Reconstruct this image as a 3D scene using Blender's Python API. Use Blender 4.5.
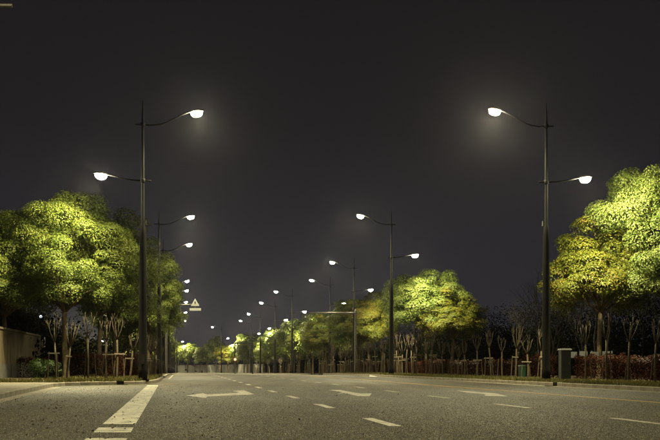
import bpy, math, random
import numpy as np
from mathutils import Vector, Matrix

for o in list(bpy.data.objects):
    bpy.data.objects.remove(o, do_unlink=True)
SC = bpy.context.scene
COL = SC.collection
R = math.radians

# ------------------------------------------------------------------ camera
CAM_H = 0.80
F_PX = 1056.0                      # focal length in photo pixels (660 wide)
cam_d = bpy.data.cameras.new('camera')
cam_d.sensor_width = 36.0
cam_d.lens = 36.0 * F_PX / 660.0
cam_d.shift_y = 146.0 / 660.0      # architectural shift: verticals stay parallel
cam_d.clip_start = 0.1
cam_d.clip_end = 6000
cam = bpy.data.objects.new('camera', cam_d)
COL.objects.link(cam)
cam.location = (0, 0, CAM_H)
cam.rotation_euler = (R(90), 0, 0)
SC.camera = cam

# ------------------------------------------------------------------ night sky with faint city glow
world = bpy.data.worlds.new('World')
SC.world = world
world.use_nodes = True
wn = world.node_tree
wn.nodes.clear()
w_out = wn.nodes.new('ShaderNodeOutputWorld')
w_bg = wn.nodes.new('ShaderNodeBackground')
w_tc = wn.nodes.new('ShaderNodeTexCoord')
w_sep = wn.nodes.new('ShaderNodeSeparateXYZ')
w_rmp = wn.nodes.new('ShaderNodeValToRGB')
wn.links.new(w_tc.outputs['Generated'], w_sep.inputs[0])
wn.links.new(w_sep.outputs['Z'], w_rmp.inputs[0])
wn.links.new(w_rmp.outputs[0], w_bg.inputs[0])
wn.links.new(w_bg.outputs[0], w_out.inputs[0])
el = w_rmp.color_ramp.elements
el[0].position = 0.0
el[0].color = (0.0260, 0.0255, 0.0305, 1)
el[1].position = 0.45
el[1].color = (0.0105, 0.0090, 0.0088, 1)
e = el.new(0.10); e.color = (0.0215, 0.0202, 0.0235, 1)
e = el.new(0.22); e.color = (0.0150, 0.0136, 0.0142, 1)
w_bg.inputs[1].default_value = 1.0

SC.view_settings.view_transform = 'Standard'
SC.view_settings.look = 'None'
SC.view_settings.gamma = 1.0
SC.view_settings.exposure = 0.0
SC.view_settings.use_curve_mapping = False
SC.render.engine = 'CYCLES'
SC.cycles.use_denoising = True
SC.cycles.max_bounces = 5
SC.cycles.diffuse_bounces = 2
SC.cycles.glossy_bounces = 2
SC.cycles.transmission_bounces = 3
SC.cycles.volume_bounces = 0
SC.cycles.caustics_reflective = False
SC.cycles.caustics_refractive = False
SC.cycles.sample_clamp_indirect = 4.0

LAMP_COL = (1.0, 0.88, 0.48)
HIGH_W, LOW_W = 5000.0, 11800.0     # road-side lamp, footway-side lamp

# ------------------------------------------------------------------ helpers
random.seed(7)
RNG = np.random.default_rng(11)


class MB:
    def __init__(self):
        self.v, self.f = [], []

    def box(self, c, s, rz=0.0, taper=1.0):
        x, y, z = s[0] / 2, s[1] / 2, s[2] / 2
        b = len(self.v)
        cr, sr = math.cos(rz), math.sin(rz)
        for dz, k in ((-z, 1.0), (z, taper)):
            for dx, dy in ((-x, -y), (x, -y), (x, y), (-x, y)):
                dx2, dy2 = dx * k, dy * k
                self.v.append((c[0] + dx2 * cr - dy2 * sr, c[1] + dx2 * sr + dy2 * cr, c[2] + dz))
        for q in ((3, 2, 1, 0), (4, 5, 6, 7), (0, 1, 5, 4), (1, 2, 6, 5), (2, 3, 7, 6), (3, 0, 4, 7)):
            self.f.append(tuple(b + i for i in q))
        return self

    def tube(self, pts, rad, n=8, cap=True):
        pts = [Vector(p) for p in pts]
        b = len(self.v)
        m = len(pts)
        up = Vector((0.123, 0.987, 0.1)).normalized()
        for i, p in enumerate(pts):
            d = (pts[min(i + 1, m - 1)] - pts[max(i - 1, 0)])
            d.normalize()
            a = d.cross(up)
            if a.length < 1e-3:
                a = d.cross(Vector((1, 0, 0)))
            a.normalize()
            c = d.cross(a)
            for k in range(n):
                t = 2 * math.pi * k / n
                q = p + (a * math.cos(t) + c * math.sin(t)) * rad[i]
                self.v.append(tuple(q))
        for i in range(m - 1):
            for k in range(n):
                k2 = (k + 1) % n
                self.f.append((b + i * n + k, b + i * n + k2, b + (i + 1) * n + k2, b + (i + 1) * n + k))
        if cap:
            self.f.append(tuple(b + k for k in range(n))[::-1])
            self.f.append(tuple(b + (m - 1) * n + k for k in range(n)))
        return self

    def lathe(self, prof, n=16, c=(0, 0, 0), sx=1.0, sy=1.0):
        b = len(self.v)
        for r, z in prof:
            for k in range(n):
                t = 2 * math.pi * k / n
                self.v.append((c[0] + r * sx * math.cos(t), c[1] + r * sy * math.sin(t), c[2] + z))
        for i in range(len(prof) - 1):
            for k in range(n):
                k2 = (k + 1) % n
                self.f.append((b + i * n + k, b + i * n + k2, b + (i + 1) * n + k2, b + (i + 1) * n + k))
        self.f.append(tuple(b + k for k in range(n))[::-1])
        self.f.append(tuple(b + (len(prof) - 1) * n + k for k in range(n)))
        return self

    def poly(self, pts, thick=0.0):
        b = len(self.v)
        self.v += [tuple(p) for p in pts]
        n = len(pts)
        self.f.append(tuple(range(b, b + n)))
        return self

    def mesh(self, name, m, smooth=False):
        me = bpy.data.meshes.new(name)
        me.from_pydata(self.v, [], self.f)
        me.materials.append(m)
        if smooth:
            me.shade_smooth()
        me.update()
        return me


def link(name, me, parent=None, loc=(0, 0, 0), rz=0.0, sc=None):
    o = bpy.data.objects.new(name, me)
    COL.objects.link(o)
    o.location = loc
    o.rotation_euler = (0, 0, rz)
    if sc is not None:
        o.scale = sc if hasattr(sc, '__len__') else (sc, sc, sc)
    if parent is not None:
        o.parent = parent
    return o


def tag(o, label=None, cat=None, group=None, kind=None):
    if label: o['label'] = label
    if cat: o['category'] = cat
    if group: o['group'] = group
    if kind: o['kind'] = kind
    return o


def copy_tree(o, parent=None):
    c = o.copy()
    COL.objects.link(c)
    c.parent = parent
    for ch in list(o.children):
        copy_tree(ch, c)
    return c


ORD = ['first', 'second', 'third', 'fourth', 'fifth', 'sixth', 'seventh', 'eighth', 'ninth', 'tenth',
       'eleventh', 'twelfth', 'thirteenth', 'fourteenth', 'fifteenth', 'sixteenth', 'seventeenth',
       'eighteenth', 'nineteenth', 'twentieth']
TENS = {2: 'twenty', 3: 'thirty', 4: 'forty', 5: 'fifty', 6: 'sixty'}


def nth(i):                        # i counts from 1
    if i <= 20:
        return ORD[i - 1]
    t, u = divmod(i, 10)
    if u == 0:
        return TENS[t][:-1] + 'ieth'
    return TENS[t] + '-' + ORD[u - 1]


# ---- the road's own coordinates: s metres along, off metres to the right of the camera
SL = 0.14
_n = math.hypot(1, SL)
U = Vector((-SL / _n, 1 / _n))
N = Vector((1 / _n, SL / _n))
S0, RAD = 235.0, 150.0
ROADRZ = math.atan(SL)             # straight stretch, rotation about Z


def zg(y):                         # the road sinks gently beyond 85 m
    t = min(max(y - 85.0, 0.0), 260.0)
    return -0.0060 * t * min(1.0, t / 30.0)


def P(s, off):
    if s <= S0:
        p = U * s + N * off
        return Vector((p.x, p.y)), ROADRZ
    a = (s - S0) / RAD
    c = U * S0 - N * RAD
    p = c + (N * math.cos(a) + U * math.sin(a)) * (RAD + off)
    return Vector((p.x, p.y)), ROADRZ + a


def P3(s, off, z=0.0):
    p, a = P(s, off)
    return Vector((p.x, p.y, zg(p.y) + z))


def X0(x0, y):                     # x0: where a line parallel to the road crosses the camera's own cross axis
    return x0 - SL * y


def G(x0, y, z=0.0):
    return Vector((X0(x0, y), y, zg(y) + z))


def px(x, y, depth):               # a point seen at photo pixel (x, y) at a measured distance
    return Vector(((x - 330) * depth / F_PX, depth, CAM_H - (y - 366) * depth / F_PX))


def gpx(x, y):                     # a point on the carriageway
    d = CAM_H * F_PX / (y - 366)
    return ((x - 330) * d / F_PX, d)


# ------------------------------------------------------------------ materials
class MT:
    def __init__(self, name):
        self.m = bpy.data.materials.new(name)
        self.m.use_nodes = True
        self.t = self.m.node_tree
        self.b = self.t.nodes['Principled BSDF']
        self.b.inputs['Specular IOR Level'].default_value = 0.3

    def n(self, kind, **kw):
        x = self.t.nodes.new(kind)
        for k, v in kw.items():
            if k in x.inputs.keys() if hasattr(x.inputs, 'keys') else False:
                x.inputs[k].default_value = v
            else:
                setattr(x, k, v)
        return x

    def l(self, a, b):
        self.t.links.new(a, b)

    def coord(self, which='Object'):
        return self.n('ShaderNodeTexCoord').outputs[which]

    def noise(self, scale, detail=4, rough=0.6, vec=None):
        x = self.n('ShaderNodeTexNoise')
        x.inputs['Scale'].default_value = scale
        x.inputs['Detail'].default_value = detail
        x.inputs['Roughness'].default_value = rough
        if vec is not None:
            self.l(vec, x.inputs['Vector'])
        return x.outputs['Fac']

    def ramp(self, fac, stops):
        x = self.n('ShaderNodeValToRGB')
        e = x.color_ramp.elements
        e[0].position, e[0].color = stops[0][0], (*stops[0][1], 1)
        e[1].position, e[1].color = stops[-1][0], (*stops[-1][1], 1)
        for p, c in stops[1:-1]:
            k = e.new(p); k.color = (*c, 1)
        self.l(fac, x.inputs[0])
        return x.outputs[0]

    def mix(self, fac, a, b, mode='MIX'):
        x = self.n('ShaderNodeMix')
        x.data_type = 'RGBA'
        x.blend_type = mode
        if isinstance(fac, (int, float)): x.inputs[0].default_value = fac
        else: self.l(fac, x.inputs[0])
        for s, i in ((a, 6), (b, 7)):
            if isinstance(s, tuple): x.inputs[i].default_value = (*s, 1)
            else: self.l(s, x.inputs[i])
        return x.outputs[2]

    def bump(self, h, strength=0.4, dist=0.01, chain=None):
        x = self.n('ShaderNodeBump')
        x.inputs['Strength'].default_value = strength
        x.inputs['Distance'].default_value = dist
        self.l(h, x.inputs['Height'])
        if chain is not None:
            self.l(chain, x.inputs['Normal'])
        self.l(x.outputs[0], self.b.inputs['Normal'])
        return x.outputs[0]

    def base(self, s):
        if isinstance(s, tuple): self.b.inputs['Base Color'].default_value = (*s, 1)
        else: self.l(s, self.b.inputs['Base Color'])
        return self

    def rough(self, v):
        if isinstance(v, (int, float)): self.b.inputs['Roughness'].default_value = v
        else: self.l(v, self.b.inputs['Roughness'])
        return self


def mat_plain(name, c1, c2, scale=6.0, rough=0.7, metal=0.0, bump=0.0, coord='Object'):
    t = MT(name)
    v = t.coord(coord)
    f = t.noise(scale, 5, 0.65, v)
    t.base(t.ramp(f, [(0.3, c1), (0.7, c2)])).rough(rough)
    t.b.inputs['Metallic'].default_value = metal
    if bump:
        t.bump(t.noise(scale * 8, 3, 0.6, v), bump, 0.01)
    return t.m


def mat_asphalt():
    t = MT('asphalt')
    v = t.coord()
    grain = t.noise(24.0, 4, 0.8, v)
    fine = t.noise(150.0, 2, 0.7, v)
    vor = t.n('ShaderNodeTexVoronoi')
    vor.inputs['Scale'].default_value = 34.0
    t.l(v, vor.inputs['Vector'])
    stone = vor.outputs['Color']
    bw = t.n('ShaderNodeSeparateColor'); t.l(stone, bw.inputs[0])
    base = t.ramp(bw.outputs[0], [(0.0, (0.010, 0.009, 0.006)), (0.5, (0.045, 0.041, 0.029)),
                                  (0.85, (0.115, 0.105, 0.077)), (1.0, (0.26, 0.24, 0.18))])
    base = t.mix(0.5, base, t.ramp(grain, [(0.36, (0.012, 0.011, 0.008)), (0.62, (0.115, 0.105, 0.078))]))
    # wear bands along the road, patches and oil stains
    mp = t.n('ShaderNodeMapping'); t.l(v, mp.inputs[0])
    mp.inputs['Rotation'].default_value = (0, 0, -ROADRZ)
    mp.inputs['Scale'].default_value = (1.0, 0.06, 1.0)
    band = t.noise(1.5, 3, 0.55, mp.outputs[0])
    base = t.mix(1.0, base, t.ramp(band, [(0.32, (0.58, 0.58, 0.58)), (0.68, (1.30, 1.27, 1.21))]), 'MULTIPLY')
    # two wheel tracks in each lane
    sx = t.n('ShaderNodeSeparateXYZ'); t.l(mp.outputs[0], sx.inputs[0])
    m1 = t.n('ShaderNodeMath'); m1.operation = 'MULTIPLY_ADD'
    t.l(sx.outputs[0], m1.inputs[0]); m1.inputs[1].default_value = 2 * math.pi / 1.847; m1.inputs[2].default_value = -2.79 * 2 * math.pi / 1.847
    m2 = t.n('ShaderNodeMath'); m2.operation = 'COSINE'; t.l(m1.outputs[0], m2.inputs[0])
    m3 = t.n('ShaderNodeMath'); m3.operation = 'MULTIPLY_ADD'; t.l(m2.outputs[0], m3.inputs[0])
    m3.inputs[1].default_value = 0.5; m3.inputs[2].default_value = 0.5
    base = t.mix(1.0, base, t.ramp(m3.outputs[0], [(0.0, (0.80, 0.80, 0.80)), (0.6, (1.06, 1.05, 1.03))]), 'MULTIPLY')
    patch = t.noise(0.22, 5, 0.65, v)
    base = t.mix(1.0, base, t.ramp(patch, [(0.32, (0.72, 0.73, 0.74)), (0.5, (1, 1, 1)), (0.72, (1.24, 1.22, 1.17))]), 'MULTIPLY')
    # hairline cracks
    cv = t.n('ShaderNodeTexVoronoi'); cv.feature = 'DISTANCE_TO_EDGE'
    cv.inputs['Scale'].default_value = 0.17
    wv = t.n('ShaderNodeMix'); wv.data_type = 'VECTOR'
    wv.inputs[0].default_value = 0.16
    t.l(v, wv.inputs[4])
    nz = t.n('ShaderNodeTexNoise'); nz.inputs['Scale'].default_value = 0.7; nz.inputs['Detail'].default_value = 6
    t.l(v, nz.inputs['Vector']); 
    sc_ = t.n('ShaderNodeVectorMath'); sc_.operation = 'SCALE'; sc_.inputs[3].default_value = 14.0
    t.l(nz.outputs['Color'], sc_.inputs[0]); t.l(sc_.outputs[0], wv.inputs[5])
    t.l(wv.outputs[1], cv.inputs['Vector'])
    base = t.mix(1.0, base, t.ramp(cv.outputs['Distance'], [(0.0, (0.45, 0.45, 0.45)), (0.0035, (1, 1, 1))]), 'MULTIPLY')
    t.base(base)
    t.rough(t.ramp(patch, [(0.3, (0.50,) * 3), (0.7, (0.68,) * 3)]))
    n1 = t.bump(grain, 0.9, 0.022)
    t.bump(fine, 0.35, 0.004, n1)
    return t.m


def mat_paint(name, c, wear=(0.44, 0.58), worn=(0.12, 0.108, 0.08)):
    t = MT(name)
    v = t.coord()
    n1 = t.noise(3.2, 6, 0.75, v)
    n2 = t.noise(46.0, 3, 0.75, v)
    ad = t.n('ShaderNodeMath'); ad.operation = 'MULTIPLY_ADD'
    t.l(n2, ad.inputs[0]); ad.inputs[1].default_value = 0.55
    t.l(n1, ad.inputs[2])
    f = t.ramp(ad.outputs[0], [(wear[0] + 0.27, (0, 0, 0)), (wear[1] + 0.38, (1, 1, 1))])
    t.base(t.mix(f, c, worn)).rough(0.6)
    t.bump(n2, 0.4, 0.008)
    return t.m


def mat_foliage(name, stops, trans=0.34, spec=0.18):
    t = MT(name)
    at = t.n('ShaderNodeAttribute'); at.attribute_name = 'tint'
    v = t.coord()
    clump = t.noise(0.55, 3, 0.6, v)
    ad = t.n('ShaderNodeMath'); ad.operation = 'MULTIPLY_ADD'
    t.l(clump, ad.inputs[0]); ad.inputs[1].default_value = 0.9
    sb = t.n('ShaderNodeMath'); sb.operation = 'SUBTRACT'
    hf = t.n('ShaderNodeMath'); hf.operation = 'MULTIPLY'; hf.inputs[1].default_value = 0.55
    t.l(at.outputs['Fac'], hf.inputs[0])
    t.l(hf.outputs[0], sb.inputs[0]); sb.inputs[1].default_value = 0.20
    t.l(sb.outputs[0], ad.inputs[2])
    col = t.ramp(ad.outputs[0], stops)
    t.base(col).rough(0.52)
    t.b.inputs['Specular IOR Level'].default_value = spec
    tr = t.n('ShaderNodeBsdfTranslucent')
    t.l(col, tr.inputs[0])
    mx = t.n('ShaderNodeMixShader'); mx.inputs[0].default_value = trans
    out = t.t.nodes['Material Output']
    t.l(t.b.outputs[0], mx.inputs[1]); t.l(tr.outputs[0], mx.inputs[2])
    t.l(mx.outputs[0], out.inputs['Surface'])
    return t.m


def mat_emit(name, c, s):
    m = bpy.data.materials.new(name)
    m.use_nodes = True
    b = m.node_tree.nodes['Principled BSDF']
    b.inputs['Base Color'].default_value = (0.8, 0.8, 0.8, 1)
    b.inputs['Emission Color'].default_value = (*c, 1)
    b.inputs['Emission Strength'].default_value = s
    return m


M = {}
M['asphalt'] = mat_asphalt()
M['white_paint'] = mat_paint('white_road_paint', (0.66, 0.635, 0.52))
M['thin_paint'] = mat_paint('worn_white_road_paint', (0.52, 0.50, 0.41), (0.42, 0.56))
M['yellow_paint'] = mat_paint('yellow_road_paint', (0.42, 0.27, 0.025), (0.52, 0.66))
M['kerb'] = mat_plain('kerb_granite', (0.16, 0.145, 0.11), (0.33, 0.30, 0.235), 3.0, 0.8, 0, 0.4)
M['gutter'] = mat_plain('gutter_concrete', (0.19, 0.175, 0.135), (0.32, 0.295, 0.23), 1.2, 0.85, 0, 0.3)
M['paving'] = mat_plain('footway_paving', (0.13, 0.115, 0.085), (0.23, 0.205, 0.15), 0.8, 0.85, 0, 0.4)
M['soil'] = mat_plain('planting_soil', (0.030, 0.024, 0.013), (0.085, 0.070, 0.036), 1.6, 0.95, 0, 0.8)
M['earth'] = mat_plain('dark_earth', (0.018, 0.016, 0.010), (0.045, 0.040, 0.024), 0.3, 0.95, 0, 0.5)
M['pole'] = mat_plain('dark_pole_paint', (0.0045, 0.0042, 0.0036), (0.009, 0.0085, 0.007), 2.0, 0.5)
M['pole'].node_tree.nodes['Principled BSDF'].inputs['Specular IOR Level'].default_value = 0.12
M['pole'].node_tree.nodes['Principled BSDF'].inputs['Roughness'].default_value = 0.65
M['head'] = mat_plain('lamp_housing_paint', (0.030, 0.029, 0.027), (0.06, 0.057, 0.05), 3.0, 0.45)
M['steel'] = mat_plain('galvanised_steel', (0.10, 0.098, 0.09), (0.18, 0.175, 0.16), 5.0, 0.45, 0.5)
M['lens'] = mat_emit('lamp_glass_lit', (1.0, 0.90, 0.60), 500.0)
M['bark'] = mat_plain('bark', (0.035, 0.026, 0.015), (0.11, 0.085, 0.050), 5.0, 0.9, 0, 0.9)
M['pale_bark'] = mat_plain('pale_sapling_bark', (0.024, 0.018, 0.010), (0.074, 0.058, 0.034), 7.0, 0.85, 0, 0.7)
M['grey_bark'] = mat_plain('grey_twig_bark', (0.016, 0.014, 0.011), (0.040, 0.035, 0.027), 4.0, 0.9)
M['stake'] = mat_plain('weathered_stake_wood', (0.035, 0.024, 0.013), (0.08, 0.060, 0.036), 6.0, 0.85)
M['bar'] = mat_plain('pale_stake_bar', (0.09, 0.078, 0.053), (0.17, 0.15, 0.108), 6.0, 0.8)
M['wall'] = mat_plain('boundary_wall_render', (0.15, 0.120, 0.070), (0.26, 0.210, 0.130), 0.7, 0.9, 0, 0.3)
_w = MT('stained_wall_render'); _v = _w.coord('Generated')
_m = _w.n('ShaderNodeMapping'); _w.l(_w.coord(), _m.inputs[0]); _m.inputs['Scale'].default_value = (3.0, 3.0, .25)
_c = _w.ramp(_w.noise(1.3, 5, .7, _m.outputs[0]), [(.3, (.030, .023, .012)), (.55, (.075, .058, .031)), (.75, (.115, .090, .050))])
_w.base(_w.mix(.35, _c, _w.ramp(_w.noise(5.0, 5, .7, _w.coord()), [(.3, (.034, .026, .014)), (.7, (.11, .086, .048))]))).rough(.9)
M['wall'] = _w.m
M['plinth'] = mat_plain('wall_plinth_stone', (0.040, 0.038, 0.033), (0.075, 0.072, 0.063), 1.5, 0.9, 0, 0.4)
M['coping'] = mat_plain('wall_coping', (0.07, 0.06, 0.042), (0.12, 0.105, 0.075), 1.5, 0.85)
M['far_wall'] = mat_plain('pale_far_wall', (0.10, 0.10, 0.09), (0.17, 0.165, 0.15), 0.6, 0.9)
M['cabinet'] = mat_plain('cabinet_grey_paint', (0.022, 0.024, 0.022), (0.040, 0.043, 0.040), 2.0, 0.5)
M['dark'] = mat_plain('dark_opening', (0.008, 0.008, 0.008), (0.014, 0.013, 0.012), 3.0, 0.9)
M['bin'] = mat_plain('green_plastic', (0.003, 0.017, 0.009), (0.005, 0.026, 0.014), 2.0, 0.45)
M['sign_white'] = mat_plain('sign_sheet_white', (0.72, 0.72, 0.68), (0.82, 0.82, 0.78), 2.0, 0.5)
M['sign_black'] = mat_plain('sign_black', (0.012, 0.012, 0.012), (0.02, 0.02, 0.02), 2.0, 0.5)
M['sign_red'] = mat_plain('sign_red', (0.09, 0.025, 0.022), (0.12, 0.03, 0.026), 2.0, 0.5)
M['board'] = mat_plain('pale_board', (0.028, 0.030, 0.033), (0.055, 0.058, 0.064), 3.0, 0.6)
M['paper'] = mat_plain('paper', (0.65, 0.64, 0.60), (0.8, 0.79, 0.75), 9.0, 0.8)
M['leaf'] = mat_foliage('camphor_leaves', [(0.05, (0.022, 0.040, 0.006)), (0.40, (0.072, 0.101, 0.017)),
                                           (0.70, (0.140, 0.166, 0.032)), (1.0, (0.205, 0.208, 0.048))])
M['leaf_bronze'] = mat_foliage('bronzed_leaves', [(0.05, (0.030, 0.036, 0.006)), (0.45, (0.074, 0.092, 0.011)),
                                                  (0.68, (0.132, 0.134, 0.018)), (0.92, (0.18, 0.100, 0.026))])
M['leaf_lime'] = mat_foliage('lime_leaves', [(0.05, (0.030, 0.060, 0.010)), (0.40, (0.086, 0.123, 0.025)),
                                             (0.70, (0.152, 0.182, 0.052)), (1.0, (0.23, 0.24, 0.085))])
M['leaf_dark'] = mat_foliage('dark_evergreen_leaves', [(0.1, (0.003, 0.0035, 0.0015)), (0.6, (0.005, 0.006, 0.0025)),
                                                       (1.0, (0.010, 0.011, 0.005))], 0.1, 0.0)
M['leaf_red'] = mat_foliage('red_hedge_leaves', [(0.05, (0.008, 0.005, 0.003)), (0.45, (0.024, 0.009, 0.005)),
                                                 (0.75, (0.044, 0.012, 0.006)), (1.0, (0.040, 0.034, 0.010))], 0.2, 0.04)
M['leaf_bush'] = mat_foliage('bush_leaves', [(0.05, (0.006, 0.018, 0.004)), (0.5, (0.016, 0.032, 0.005)),
                                             (1.0, (0.03, 0.06, 0.012))], 0.2)
M['grass'] = mat_foliage('verge_grass', [(0.05, (0.045, 0.048, 0.012)), (0.5, (0.095, 0.090, 0.024)),
                                         (1.0, (0.17, 0.145, 0.055))], 0.2)
M['litter'] = mat_foliage('fallen_leaf', [(0.05, (0.020, 0.014, 0.008)), (0.45, (0.060, 0.040, 0.018)),
                                          (0.8, (0.20, 0.15, 0.07)), (1.0, (0.42, 0.36, 0.24))], 0.1)


# ------------------------------------------------------------------ foliage builders
def leaf_mesh(name, c, nrm, L, W, m, fold=0.18, rng=RNG):
    k = len(c)
    nrm = nrm / (np.linalg.norm(nrm, axis=1, keepdims=True) + 1e-9)
    r = rng.normal(size=(k, 3))
    t = np.cross(nrm, r); t /= (np.linalg.norm(t, axis=1, keepdims=True) + 1e-9)
    s = np.cross(nrm, t)
    ln = (L * rng.uniform(0.65, 1.3, (k, 1)))
    wd = (W * rng.uniform(0.7, 1.25, (k, 1)))
    v = np.empty((k, 4, 3), dtype=np.float32)
    v[:, 0] = c - t * ln * 0.5
    v[:, 1] = c + s * wd * 0.5 + nrm * wd * fold
    v[:, 2] = c + t * ln * 0.5
    v[:, 3] = c - s * wd * 0.5 + nrm * wd * fold
    me = bpy.data.meshes.new(name)
    me.vertices.add(k * 4)
    me.vertices.foreach_set('co', v.reshape(-1))
    me.loops.add(k * 4)
    me.loops.foreach_set('vertex_index', np.arange(k * 4, dtype=np.int32))
    me.polygons.add(k)
    me.polygons.foreach_set('loop_start', np.arange(0, k * 4, 4, dtype=np.int32))
    me.update(calc_edges=True)
    a = me.attributes.new('tint', 'FLOAT', 'FACE')
    a.data.foreach_set('value', rng.uniform(0, 1, k).astype(np.float32))
    me.materials.append(m)
    return me


def crown_mesh(name, rx, rz, nclump, rc, nleaf, L, m, seed, low=-0.6, lump=0.16):
    """crown centred on the origin: leaf tufts through an uneven domed volume"""
    rng = np.random.default_rng(seed)
    d = rng.normal(size=(nclump * 3, 3)); d /= np.linalg.norm(d, axis=1, keepdims=True)
    d = d[d[:, 2] > low][:nclump]
    k = len(d)
    fr = np.where(rng.uniform(size=k) < 0.78, rng.uniform(0.72, 1.07, k), rng.uniform(0.25, 0.7, k))
    ph = rng.uniform(0, 6.28, 4)
    w = 1 + lump * (np.sin(3 * d[:, 0] + ph[0]) * np.cos(2.5 * d[:, 1] + ph[1]) + 0.7 * np.sin(4 * d[:, 2] + 2 * d[:, 0] + ph[2]))
    cc = d * (fr * w)[:, None] * np.array([rx, rx, rz])
    rr = rc * rng.uniform(0.6, 1.35, k)
    wt = rr ** 2; wt /= wt.sum()
    idx = rng.choice(k, nleaf, p=wt)
    e = rng.normal(size=(nleaf, 3)); e /= np.linalg.norm(e, axis=1, keepdims=True)
    e[:, 2] = np.abs(e[:, 2]) * np.where(rng.uniform(size=nleaf) < 0.75, 1, -1)
    rad = rr[idx] * rng.uniform(0.15, 1.0, nleaf) ** 0.30
    c = cc[idx] + e * rad[:, None] * np.array([1.0, 1.0, 0.8])
    nr = e * 0.8 + d[idx] * 0.35 + np.array([0, 0, 0.35]) + rng.normal(size=(nleaf, 3)) * 0.30
    return leaf_mesh(name, c, nr, L, L * 0.55, m, rng=rng), cc


def limb_trunk(mb, h, r0, targets, rng, lean=0.1, n=7):
    """tapered trunk from the ground to h with limbs bending out to targets"""
    top = Vector((rng.uniform(-lean, lean), rng.uniform(-lean, lean), h))
    mid = top * 0.5 + Vector((rng.uniform(-.06, .06), rng.uniform(-.06, .06), 0))
    mb.tube([(0, 0, -0.15), (0, 0, 0.12), mid, top], [r0 * 1.5, r0 * 1.08, r0 * 0.92, r0 * 0.8], n)
    for t in targets:
        t = Vector(t)
        m1 = top.lerp(t, 0.4) + Vector((0, 0, (t - top).length * 0.10))
        m2 = top.lerp(t, 0.72) + Vector((0, 0, (t - top).length * 0.07))
        mb.tube([top - Vector((0, 0, 0.15)), m1, m2, t], [r0 * 0.55, r0 * 0.36, r0 * 0.2, r0 * 0.06], 5)


def make_tree(rx, rz, hc, nclump, rc, nleaf, L, m, seed, low=-0.6):
    """returns (crown mesh, trunk mesh, crown centre height)"""
    rng = random.Random(seed)
    cm, cc = crown_mesh('crown', rx, rz, nclump, rc, nleaf, L, m, seed, low)
    hb = max(1.2, hc - rz * 0.72)
    order = sorted(range(len(cc)), key=lambda i: rng.random())[:16]
    tg = [(cc[i][0] * 0.9, cc[i][1] * 0.9, hc + cc[i][2] * 0.9) for i in order if hc + cc[i][2] > hb + 0.3]
    mb = MB()
    limb_trunk(mb, hb, 0.045 + 0.035 * rx, tg, rng)
    return cm, mb.mesh('trunk', M['bark'], True), hc


def put_tree(proto, name, label, loc, rz, sc=1.0, group=None, cat='tree'):
    o = bpy.data.objects.new(name, None)
    COL.objects.link(o)
    o.location = loc; o.rotation_euler = (0, 0, rz)
    o.scale = (sc, sc, sc) if not hasattr(sc, '__len__') else sc
    link('trunk', proto[1], o)
    link('crown', proto[0], o, (0, 0, proto[2]))
    tag(o, label, cat, group)
    return o


# ------------------------------------------------------------------ THE SETTING
def sheet(name, rows, m, kind='structure', smooth=False):
    """rows: list of rows of points, same length"""
    v, f = [], []
    w = len(rows[0])
    for r_ in rows: v += [tuple(p) for p in r_]
    for i in range(len(rows) - 1):
        for k in range(w - 1):
            f.append((i * w + k, i * w + k + 1, (i + 1) * w + k + 1, (i + 1) * w + k))
    me = bpy.data.meshes.new(name)
    me.from_pydata(v, [], f); me.materials.append(m); me.update()
    o = link(name, me)
    if kind: o['kind'] = kind
    return o


YS = [-400, -60, 0, 40, 85, 90, 95, 100, 105, 110, 115, 130, 160, 200, 260, 345, 600, 1500, 4000]
sheet('ground', [[(x, y, zg(y) - 0.03) for x in (-3000, -60, 60, 3000)] for y in YS], M['earth'])

SS = [-60 + 5 * i for i in range(60)] + [S0 + 4 * i for i in range(0, 48)]
SS = sorted(set(SS))


def ribbon(name, o0, o1, s0, s1, z, m, kind='structure', cuts=2):
    ss = [s0] + [s for s in SS if s0 < s < s1] + [s1]
    rows = []
    for s in ss:
        rows.append([P3(s, o0 + (o1 - o0) * k / (cuts - 1), z) for k in range(cuts)])
    return sheet(name, rows, m, kind)


KR = 14.7                     # right kerb face (x0)
KL = -1.15                    # left kerb face beyond the bay
road = ribbon('road', -5.6, KR * _n ** -1 + 0.05, -58, 415, 0.0, M['asphalt'], cuts=6)
road['label'] = 'three-lane asphalt road strewn with small fallen leaves'

# left kerb line (x0, y): a lay-by that closes with a nose beside the first lamp post
LK = [(-4.25, -40), (-4.25, 22), (-4.55, 30), (-4.80, 37), (-4.90, 40.5), (-4.65, 42.2), (-3.9, 43.4),
      (-2.9, 44.3), (-2.0, 45.4), (-1.5, 47.0), (-1.25, 49.5), (-1.15, 53), (-1.15, 70)]
LKP = [Vector((X0(a, y), y)) for a, y in LK]


def resample(pts, step):
    out, acc = [pts[0]], 0.0
    for a, b in zip(pts, pts[1:]):
        L = (b - a).length
        d = step - acc
        while d <= L:
            out.append(a.lerp(b, d / L)); d += step
        acc = L - (d - step)
    return out


fine = resample(LKP, 0.5)


def strip_between(name, pts, far_x0, z0, z1, m):
    return sheet(name, [[(X0(far_x0, p.y), p.y, z1), (p.x - 0.16, p.y, z0)] for p in pts], m)


strip_between('footway', [p for p in fine if p.y <= 43.0], -8.62, 0.135, 0.135, M['paving'])
strip_between('planting_bed', [p for p in fine if p.y >= 42.6], -9.6, 0.145, 0.22, M['soil'])
ribbon('left_verge', -40, -1.30, 69, 415, 0.13, M['soil'], cuts=4)
ribbon('left_ground', -60, -8.7, -58, 69, 0.10, M['earth'], cuts=3)
ribbon('right_verge', KR / _n + 0.17, 60, -58, 415, 0.12, M['soil'], cuts=5)

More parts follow.
